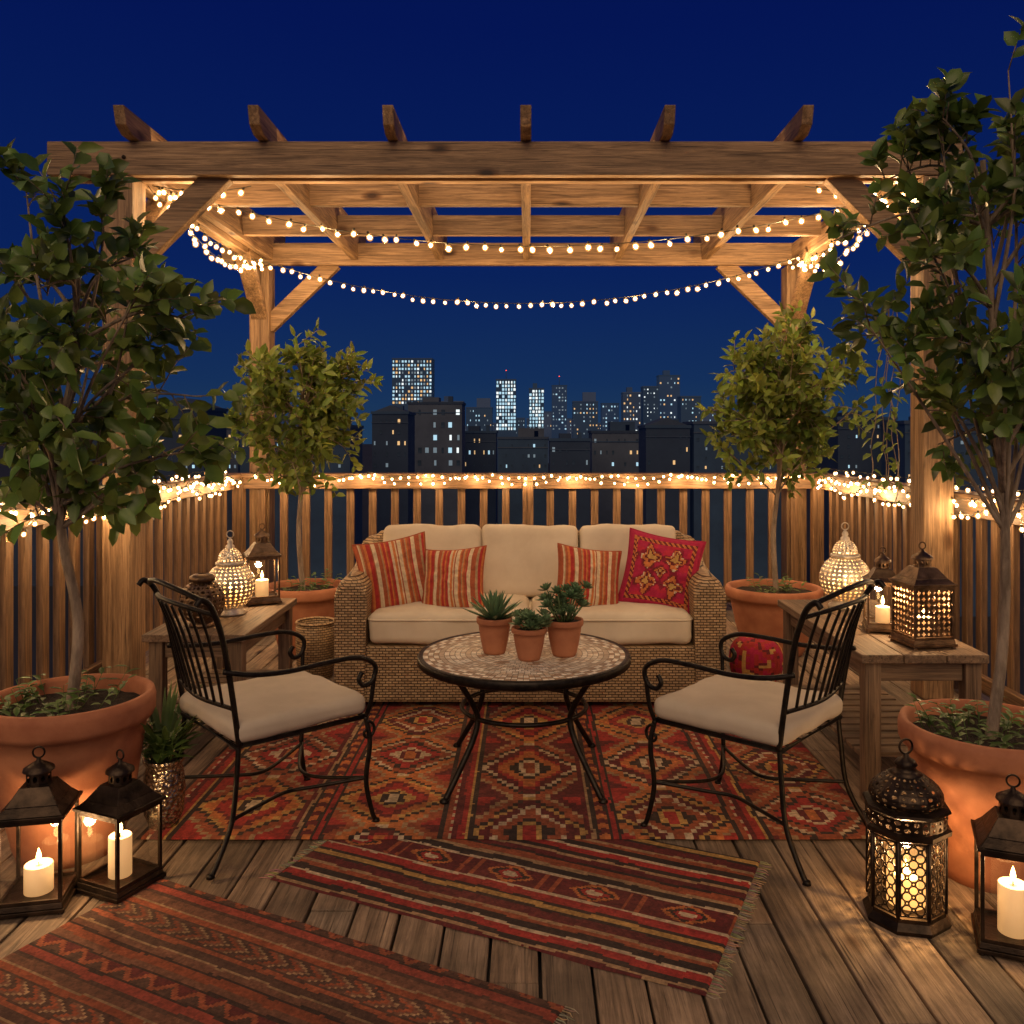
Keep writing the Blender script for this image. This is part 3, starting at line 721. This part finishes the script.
R_=.108; prof=[(R_*math.cos(-1.1+2.2*k/10),.118+R_*math.sin(-1.1+2.2*k/10)) for k in range(11)]
MB().perf_lathe(prof,24,.72,k2=.42).build('body',M['bronze'],t,solid=.0015)
MB().lathe([(0,0),(.058,0),(.062,.01),(.049,.022)],24).build('base',M['bronze'],t)
MB().lathe([(.049,.214),(.062,.222),(.058,.240),(.04,.250),(.02,.254)],24).build('rim',M['bronze'],t)
t=thing('lantern','tall eight sided dark pierced metal lantern with onion dome on right deck','lantern',(1.155,2.69,0),math.radians(11)); m=M['dark_metal']
MB().lathe([(0,0),(.125,0),(.128,.012),(.112,.03),(.112,.042),(0,.042)],8,smooth=False).build('base',m,t)
for k in range(8):
    a0=2*PI*k/8;a1=a0+2*PI/8; r=.112
    p0=V((r*math.cos(a0),r*math.sin(a0),0));p1=V((r*math.cos(a1),r*math.sin(a1),0)); mb=MB()
    A=p0.lerp(p1,.07);B=p0.lerp(p1,.93)
    filigree(mb,A,B,.052,.262,4,.0018)
    mb.tube([A+V((0,0,.050)),B+V((0,0,.050)),B+V((0,0,.265)),A+V((0,0,.265))],.0035,4,True)
    mb.build('filigree_panel',m,t)
    MB().tube([p0+V((0,0,.042)),p0+V((0,0,.275))],.006,6).build('corner_post',m,t)
mb=MB().lathe([(.112,.268),(.128,.276),(.13,.29),(.118,.296)],8,smooth=False)
mb.perf_lathe([(.116,.297),(.117,.316),(.118,.335)],28,.75,k2=.45); mb.lathe([(.118,.336),(.128,.342),(.126,.350),(.104,.356)],8,smooth=False)
od=[(.102,.356),(.108,.370),(.106,.385),(.098,.400),(.084,.414),(.066,.427),(.048,.438)]
mb.perf_lathe(od,24,.6,k2=.35); mb.lathe([(.048,.438),(.034,.446),(.026,.458),(.034,.466),(.026,.478),(.01,.486),(.007,.496),(0,.499)],16)
mb.build('domed_lid',m,t,solid=.0015)
mb=MB(); ring(mb,(0,0,.518),.022,.0035); mb.build('handle',m,t)
MB().lathe([(0,.044),(.055,.045),(.056,.2)],20).build('glow_liner',M['liner'],t)  # added emissive cylinder for the glow behind the filigree
candle('candle glowing inside the pierced eight sided floor lantern',(1.155,2.69,.046),.035,.08,5)
# ------------------------------------------------------------------ plants
def leaf(mb,p,d,n,L,W,fold=.18,curl=.15):
    d=d.normalized(); s=d.cross(n)
    s=s.normalized() if s.length>1e-5 else V((1,0,0)); n=s.cross(d)
    m1=p+d*L*.3; m2=p+d*L*.68-n*L*curl*.4; t=p+d*L-n*L*curl
    up=n*W*fold*2
    vs=[p,m1,m2,t,m1-s*W*.9+up,m1+s*W*.9+up,m2-s*W*.8+up,m2+s*W*.8+up]
    mb.add(vs,[(0,5,1),(0,1,4),(1,5,7,2),(4,1,2,6),(2,7,3),(2,3,6)],True)
def pot(t,R_,H,mat='terracotta'):
    p=MB().lathe([(0,0),(.60*R_,0),(.66*R_,.08*H),(.80*R_,.4*H),(.90*R_,.72*H),(.93*R_,.83*H),(1.0*R_,.835*H),(1.03*R_,.87*H),(1.035*R_,.95*H),(1.01*R_,.995*H),(.95*R_,H),(.91*R_,.97*H),(.89*R_,.86*H)],56).build('pot',M[mat],t)
    mb=MB(); vs=[(0,0,.90*H)]; n=32; rings=5
    for i in range(1,rings+1):
        for k in range(n):
            a=2*PI*k/n; r=.905*R_*i/rings; vs.append((r*math.cos(a),r*math.sin(a),.90*H+.012*noise.noise(V((r*20*math.cos(a),r*20*math.sin(a),H*9)))))
    fs=[(0,1+k,1+(k+1)%n) for k in range(n)]
    for i in range(rings-1):
        for k in range(n): fs.append((1+i*n+k,1+(i+1)*n+k,1+(i+1)*n+(k+1)%n,1+i*n+(k+1)%n))
    mb.add(vs,fs,True); mb.build('soil',M['soil'],t); return p
def tuft(mb,c,n,L,W,rad,q,up=.6):
    c=V(c)
    for k in range(n):
        a=q.uniform(0,2*PI); r=rad*math.sqrt(q.random()); p=c+V((r*math.cos(a),r*math.sin(a),0))
        h=q.uniform(.3,1)*L*1.3
        tip=p+V((math.cos(a)*h*.5+q.uniform(-.3,.3)*h,math.sin(a)*h*.5+q.uniform(-.3,.3)*h,h))
        g=q.uniform(.6,1.3); mb.col=(g,g,g*.9); mb.tube([p,tip],.0013,3)
        for j in range(4):
            b=p.lerp(tip,.4+.2*j); aa=q.uniform(0,2*PI); leaf(mb,b,V((math.cos(aa),math.sin(aa),q.uniform(0,up))),V((0,0,1)),L*q.uniform(.4,.7),W)
def tree(name,label,loc,R_,H,trunk,cc,rad,nl,nt_,nlf,LL,LW,lm,seed,tr=.018,under=14,group=None,airy=False):
    q=random.Random(seed); t=thing(name,label,'potted tree',loc,group=group); pot(t,R_,H)
    cc=V(cc)-V(loc); tp=cr([V(p)-V(loc) for p in trunk],8)
    bark=MB(); bark.tube(tp,[tr*(1-.55*i/(len(tp)-1)) for i in range(len(tp))],9)
    lv=MB(); rad=V(rad)
    def clamp_dir():
        while True:
            d=V((q.uniform(-1,1),q.uniform(-1,1),q.uniform(-1,1)))
            if .1<d.length<1: return d.normalized()
    for k in range(nl):
        z_=1-2*(k+.5)/nl; ph=k*2.399+q.uniform(-.5,.5); rr_=math.sqrt(max(0,1-z_*z_)); d=V((rr_*math.cos(ph),rr_*math.sin(ph),z_))
        kk=(q.choice((q.uniform(.4,.8),q.uniform(.8,1.08),q.uniform(.8,1.0))) if airy else q.choice((q.uniform(.35,.7),q.uniform(.7,.99))))*(.9+.4*noise.noise(d*2.1+V((seed,0,0))))
        end=cc+V((d.x*rad.x,d.y*rad.y,d.z*rad.z))*kk
        i0=int(len(tp)*q.uniform(.45,.97)); st_=tp[i0]
        if end.z<st_.z-.1: i0=int(len(tp)*.42); st_=tp[i0]
        mid=st_.lerp(end,.5)+V((q.uniform(-.06,.06),q.uniform(-.06,.06),.04+q.uniform(-.03,.05)))
        lp=cr([st_,mid,end],6); r0=tr*.42
        bark.tube(lp,[r0*(1-.75*i/(len(lp)-1)) for i in range(len(lp))],5)
        for j in range(nt_):
            f=q.uniform(.45 if airy else .4,1.0); b=lp[min(len(lp)-1,int(f*(len(lp)-1)+.5))]
            dd=((b-cc).normalized()*.55+clamp_dir()*.9+V((0,0,.45))).normalized()
            tl=q.uniform(.09,.2)*(rad.x/.5); e1=b+dd*tl*.55+V((0,0,.01)); e2=b+dd*tl+V((0,0,q.uniform(-.03,.03)))
            bark.tube([b,e1,e2],[.003,.0022,.0012],3)
            for i in range(nlf):
                s=.15+.85*(i+.5)/nlf; pp=(b.lerp(e1,s*2) if s<.5 else e1.lerp(e2,s*2-1))
                an=i*2.4+q.uniform(-.5,.5); x1=dd.cross(V((0,0,1)))
                x1=x1.normalized() if x1.length>.01 else V((1,0,0)); y1=dd.cross(x1)
                ld=dd*.6+(x1*math.cos(an)+y1*math.sin(an))*.85+V((0,0,q.uniform(-.2,.35)))
                nn=(V((0,-.7,.6))+clamp_dir()*.7).normalized()
                g=q.uniform(.5,1.4); y_=q.uniform(.85,1.25); lv.col=(g*y_,g,g*.85)
                leaf(lv,pp,ld,nn,LL*q.uniform(.55,1.15),LW*q.uniform(.75,1.15))
    bark.build('trunk',M['bark'],t); lv.build('crown',M[lm],t)
    if under:
        mb=MB(); tuft(mb,(0,0,.88*H),under,.09,.011,R_*.75,q); mb.build('undergrowth',M['leaf_soft'],t)
    return t
tree('potted_tree','large broad leaved tree in a big terracotta pot at the far left',(-1.63,3.13,0),.275,.55,
  [(-1.63,3.13,.45),(-1.60,3.13,.8),(-1.65,3.12,1.1),(-1.67,3.12,1.4),(-1.62,3.13,1.7),(-1.60,3.13,2.05)],(-1.61,3.13,1.75),(.56,.42,.66),34,6,7,.094,.028,'leaf_dark',3,.021,34,airy=True)
tree('potted_tree','tall open branched tree in a terracotta pot at the far right',(1.555,2.97,0),.275,.50,
  [(1.555,2.97,.4),(1.60,2.97,.75),(1.61,2.97,1.1),(1.60,2.98,1.45),(1.57,2.98,1.9),(1.54,2.98,2.4)],(1.53,2.98,2.08),(.47,.38,.76),38,6,8,.082,.024,'leaf_dark',8,.021,36,airy=True)
tree('potted_tree','bushy yellow green tree in terracotta pot behind the left sofa arm',(-1.50,5.95,0),.27,.46,
  [(-1.52,5.95,.4),(-1.55,5.95,.8),(-1.53,5.96,1.2),(-1.54,5.95,1.5),(-1.53,5.95,1.7)],(-1.53,5.95,1.63),(.57,.45,.54),32,9,8,.092,.020,'leaf_mid',13,.02,18)
tree('potted_tree','bushy yellow green tree in terracotta pot behind the right sofa arm',(1.66,5.95,0),.31,.45,
  [(1.68,5.95,.4),(1.66,5.95,.8),(1.70,5.96,1.2),(1.69,5.95,1.5),(1.72,5.95,1.8)],(1.71,5.95,1.74),(.60,.45,.61),36,9,8,.092,.020,'leaf_mid',21,.02,18)
q=random.Random(5)
t=thing('potted_plant','leafy green plant in a hammered silver metal planter near left pot','potted plant',(-1.365,3.30,0))
MB().lathe([(0,0),(.05,0),(.055,.02),(.07,.06),(.077,.14),(.07,.21),(.062,.235),(.072,.25),(.076,.262),(.068,.262),(.06,.24)],48).build('pot',M['hammered'],t)
MB().lathe([(0,.235),(.062,.236)],20).build('soil',M['soil'],t)
mb=MB()
for k in range(80):
    a=q.uniform(0,2*PI); l=q.uniform(.12,.29); e_=V((math.cos(a)*l*.6,math.sin(a)*l*.6,l)); b=V((0,0,.235)); g=q.uniform(.7,1.3); mb.col=(g,g,g)
    leaf(mb,b+e_*.2,e_,V((-math.cos(a),-math.sin(a),.3)),l,.009,.1,.3)
tuft(mb,(0,0,.24),26,.12,.014,.05,q); mb.build('foliage',M['leaf_soft'],t)
def small(label,x,y,R_,H,kind):
    t=thing('potted_plant',label,'potted plant',(x,y,TZ+.015)); pot(t,R_,H); q=random.Random(int(x*1000)+9); mb=MB()
    if kind=='agave':
        for k in range(38):
            a=k*2.4; el=.15+1.2*(k/38); l=.16-.03*(k/38); d=V((math.cos(a)*math.cos(el),math.sin(a)*math.cos(el),math.sin(el)))
            g=q.uniform(.75,1.2); mb.col=(g,g,g); leaf(mb,V((0,0,.9*H)),d,V((-math.cos(a)*.6,-math.sin(a)*.6,1)),l,.0115,.35,-.12)
    else:
        nn=15 if kind=='rosette' else 28
        for j in range(nn):
            a=q.uniform(0,2*PI); r=R_*math.sqrt(q.random())*(1.25 if kind=='rosette' else 1.2); h=q.uniform(.0,.07) if kind=='rosette' else q.uniform(.01,.14)
            c=V((r*math.cos(a),r*math.sin(a),.93*H+h)); ax=V((c.x*6,c.y*6,1)).normalized()
            mb.col=(.9,.8,.6); mb.tube([V((c.x*.3,c.y*.3,.9*H)),c],.003,4)
            x1=ax.cross(V((0,1,.1))).normalized(); y1=ax.cross(x1)
            for k in range(18):
                an=k*2.4; el=.2+1.1*k/18; d=(x1*math.cos(an)+y1*math.sin(an))*math.cos(el)+ax*math.sin(el)
                g=q.uniform(.7,1.25); mb.col=(g*1.05,g,g); leaf(mb,c,d,ax,.045*(1-.35*k/18),.009,.3,-.25)
    mb.build('foliage',M['succulent'],t)
small('spiky agave in a small terracotta pot, left of the three on the table',-.145,3.80,.075,.155,'agave')
small('low rosette succulents in the middle small terracotta pot on the table',.005,3.69,.073,.135,'rosette')
small('tall bushy succulent in a terracotta pot, right of the three on the table',.155,3.76,.08,.155,'bushy')
q=random.Random(17); t=thing('climbing_vine','thin leafy vine hanging in front of the right front pergola post','vine',(2.0,4.75,1.2))
st_=MB(); lv=MB()
for k in range(5):
    x=q.uniform(-.10,.06); z=1.0; pts=[V((x,0,z))]
    for i in range(9): pts.append(pts[-1]+V((q.uniform(-.03,.03),q.uniform(-.02,.02),-q.uniform(.07,.15))))
    pts=cr(pts,3); st_.tube(pts,.0025,4)
    for p in pts[::2]:
        a=q.uniform(0,6.28); g=q.uniform(.7,1.3); lv.col=(g,g,g); leaf(lv,p,V((math.cos(a),math.sin(a)*.6,-.5)),V((0,-.5,1)),q.uniform(.05,.085),.019)
st_.build('stem',M['bark'],t); lv.build('leaves',M['leaf_mid'],t)
t=thing('pouf','small round red patterned pouf on the deck right of the sofa','pouf',(1.36,5.25,0))
mb=MB(); n=40; prof=[(.09,0),(.135,.03),(.155,.09),(.158,.15),(.145,.21),(.11,.25),(.05,.268),(0,.27)]
pp=cr([V((r,0,z)) for r,z in prof],4)
for i in range(len(pp)-1):
    for k in range(n):
        a0=2*PI*k/n;a1=2*PI*(k+1)/n; s_=noise.noise(V((k*.5,i*.35,2)))
        mb.col=[PNK,RED,MAR,GLD][0 if s_<-.1 else 1 if s_<.15 else 2 if s_<.3 else 3]
        P=[(pp[i].x*math.cos(a0),pp[i].x*math.sin(a0),pp[i].z),(pp[i].x*math.cos(a1),pp[i].x*math.sin(a1),pp[i].z),(pp[i+1].x*math.cos(a1),pp[i+1].x*math.sin(a1),pp[i+1].z),(pp[i+1].x*math.cos(a0),pp[i+1].x*math.sin(a0),pp[i+1].z)]
        mb.add(P,[(0,1,2,3)],True)
mb.build('cover',M['mosaic_red'],t)
MB().lathe([(0,.278),(.016,.276),(.02,.270),(.014,.264)],12).build('button',M['terracotta'],t)
t=thing('basket','small wicker basket on the deck left of the sofa','basket',(-1.29,5.35,0))
MB().lathe([(0,0),(.10,0),(.115,.1),(.12,.22),(.118,.33),(.11,.33),(.108,.2),(.09,.02)],28).build('body',M['wicker'],t)
MB().tube([(.115*math.cos(k*PI/14),.115*math.sin(k*PI/14),.335) for k in range(28)],.009,6,True).build('rim',M['wicker'],t)
# ------------------------------------------------------------------ city
W1=emis('warm_window_light',(1,.66,.30),.55); W2=emis('cool_window_light',(.45,.78,1),.7); W3=emis('dim_window_light',(.30,.48,.65),.16); W4=emis('white_window_light',(.8,.95,1),.95); WR=emis('red_beacon_light',(1,.08,.04),2.5)
W5=surf('unlit_window_glass',(.02,.035,.06),(.05,.08,.13),.4,.15,0,0)
def qmesh(m):
    o=MB().add([(-.5,0,-.5),(.5,0,-.5),(.5,0,.5),(-.5,0,.5)],[(0,1,2,3)]).build('window',m); me=o.data; bpy.data.objects.remove(o); return me
QW=[qmesh(W1),qmesh(W2),qmesh(W3),qmesh(W4),qmesh(W5)]
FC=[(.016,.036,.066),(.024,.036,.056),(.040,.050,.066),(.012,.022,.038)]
# weak blue emission in the facade materials stands in for haze, stronger far off
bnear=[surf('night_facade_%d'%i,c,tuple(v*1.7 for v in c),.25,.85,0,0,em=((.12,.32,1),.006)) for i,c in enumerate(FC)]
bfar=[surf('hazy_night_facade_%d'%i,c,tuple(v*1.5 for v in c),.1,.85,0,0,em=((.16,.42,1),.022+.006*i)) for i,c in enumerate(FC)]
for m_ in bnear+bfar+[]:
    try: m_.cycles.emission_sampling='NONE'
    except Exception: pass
def building(label,x0,x1,yt,Y,wc,wr_,prob,kinds,mi,extra=None,seed=0,fill=.5,group=None,vb=485):
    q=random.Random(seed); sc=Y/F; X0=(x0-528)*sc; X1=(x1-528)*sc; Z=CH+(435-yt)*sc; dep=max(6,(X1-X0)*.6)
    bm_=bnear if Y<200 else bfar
    t=thing('building',label,'building',((X0+X1)/2,Y+dep/2,-14),group=group); w=(X1-X0)/2; H=Z+14
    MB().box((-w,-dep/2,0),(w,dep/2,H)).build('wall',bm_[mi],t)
    pz_=max(.3,1.0*sc)
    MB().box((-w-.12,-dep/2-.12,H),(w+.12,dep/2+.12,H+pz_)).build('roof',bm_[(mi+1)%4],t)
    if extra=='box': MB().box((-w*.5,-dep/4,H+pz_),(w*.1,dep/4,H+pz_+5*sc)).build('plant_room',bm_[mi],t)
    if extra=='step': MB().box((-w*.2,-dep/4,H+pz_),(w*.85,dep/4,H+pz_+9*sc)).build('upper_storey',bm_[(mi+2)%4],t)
    if extra=='mast':
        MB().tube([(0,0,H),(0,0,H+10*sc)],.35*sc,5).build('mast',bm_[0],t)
        MB().lathe([(0,-.6*sc),(.7*sc,0),(0,.6*sc)],6,(0,0,H+10*sc)).build('beacon',WR,t)
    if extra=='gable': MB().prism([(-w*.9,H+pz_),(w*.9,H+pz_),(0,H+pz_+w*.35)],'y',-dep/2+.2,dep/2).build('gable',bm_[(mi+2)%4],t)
    near=Y<140
    if near:
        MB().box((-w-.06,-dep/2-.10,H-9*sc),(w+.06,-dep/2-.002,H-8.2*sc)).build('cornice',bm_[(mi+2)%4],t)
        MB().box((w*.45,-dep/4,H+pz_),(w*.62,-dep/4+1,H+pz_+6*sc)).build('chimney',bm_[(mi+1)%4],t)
    vis=(vb-yt)*sc
    for i in range(wc):
        for j in range(wr_):
            lit=q.random()<prob
            if not lit and (not near or q.random()<.55): continue
            o=bpy.data.objects.new('window',QW[q.choice(kinds)] if lit else QW[4]); COL.objects.link(o); o.parent=t
            cw=2*w/wc; ch=min(vis,H)/wr_
            o.location=(-w+cw*(i+.5+q.uniform(-.05,.05)),-dep/2-.06,H-ch*(j+.65)); o.scale=(cw*fill*q.choice((.6,1)),1,ch*fill*.9)
D=[('wide hotel tower with dense rows of lit windows on the skyline',392,432,359,300,13,12,.86,[1,3,1,2,0],0,None,.62,404),
('slim bright blue white tower left of skyline centre',496,516,380,380,7,14,.92,[1,3,1],0,'mast',.74,430),
('slim bright tower just right of skyline centre',529,544,389,390,5,12,.92,[3,1,1],0,'box',.74,430),
('dim tower with red beacon right of the bright pair',552,567,386,420,5,14,.5,[2,1,2],3,'mast',.5,430),
('dark stepped block between the skyline towers',573,598,402,330,8,8,.4,[2,1,0],0,'step',.4,435),
('narrow dark slab with scattered cyan windows',602,619,404,300,6,8,.45,[1,2],3,None,.45,435),
('mid height tower with pale bands right of centre',623,641,393,290,6,12,.55,[2,3,0],1,'box',.5,440),
('dark tower with tiny white windows left of tallest right tower',643,659,387,300,5,14,.4,[2,3],0,None,.38,440),
('tallest dark tower of the right skyline group with box roof',659,680,376,310,6,15,.4,[2,0,3,1],3,'box',.42,440),
('dark apartment slab at right end of the skyline group',681,701,397,240,6,10,.35,[2,1,0],0,None,.4,440),
('low dark block between hotel and bright tower',437,463,402,260,9,8,.3,[2,0,1],1,'box',.38,440),
('small dark block left of the slim bright tower',466,492,408,300,9,6,.4,[2,1,0],0,'step',.38,436),
('grey terrace house with lit cyan windows below the hotel',408,462,404,120,7,6,.38,[1,2,3,2],2,'box',.46,480),
('gabled house with a few lit windows left of hotel',372,408,414,100,6,6,.22,[2,0],3,'gable',.40,480),
('long low roof with rooftop box at skyline centre',458,496,433,130,8,4,.22,[0,2,1],3,'box',.36,480),
('low flat building with an upper storey under the bright tower',498,548,439,120,9,4,.2,[0,2,1],0,'step',.34,480),
('lowest dark roof under the skyline centre',550,590,441,100,6,3,.25,[1,2],3,'box',.4,480),
('dark low building with lit windows right of centre',592,640,433,110,8,4,.24,[1,2,0],2,'step',.34,480),
('gabled dark house beneath the right skyline group',646,690,428,90,7,4,.2,[0,2],3,'gable',.36,480),
('near dark building behind the right bushy tree',694,790,424,90,12,6,.14,[0,2],0,'step',.34,480),
('near dark townhouse between the right tree and post',838,896,420,80,8,6,.18,[0,2,1],3,'box',.34,480),
('far right dark block seen through the tall tree',905,1010,424,75,12,5,.14,[0,2],0,'box',.34,480),
('dark gabled house behind the left railing beside the post',150,204,410,80,8,7,.18,[0,2,1],3,'gable',.36,480),
('dark flat fronted block between left post and gabled house',206,238,420,95,6,6,.16,[0,2,1],2,'box',.36,480),
('dark flat block behind the left bushy tree',240,350,428,85,16,5,.14,[0,2,1],0,'step',.34,480),
('far left dark apartment block seen through the large tree',10,140,424,90,18,6,.12,[0,2,1],3,'box',.34,480)]
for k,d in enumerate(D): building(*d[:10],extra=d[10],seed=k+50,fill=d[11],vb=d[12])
q=random.Random(77); x=434
while x<700:
    w_=q.uniform(12,24)
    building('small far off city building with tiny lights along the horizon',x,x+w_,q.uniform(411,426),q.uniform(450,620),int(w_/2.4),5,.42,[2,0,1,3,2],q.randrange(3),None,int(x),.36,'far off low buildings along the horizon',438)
    x+=w_*q.uniform(1.0,1.25)
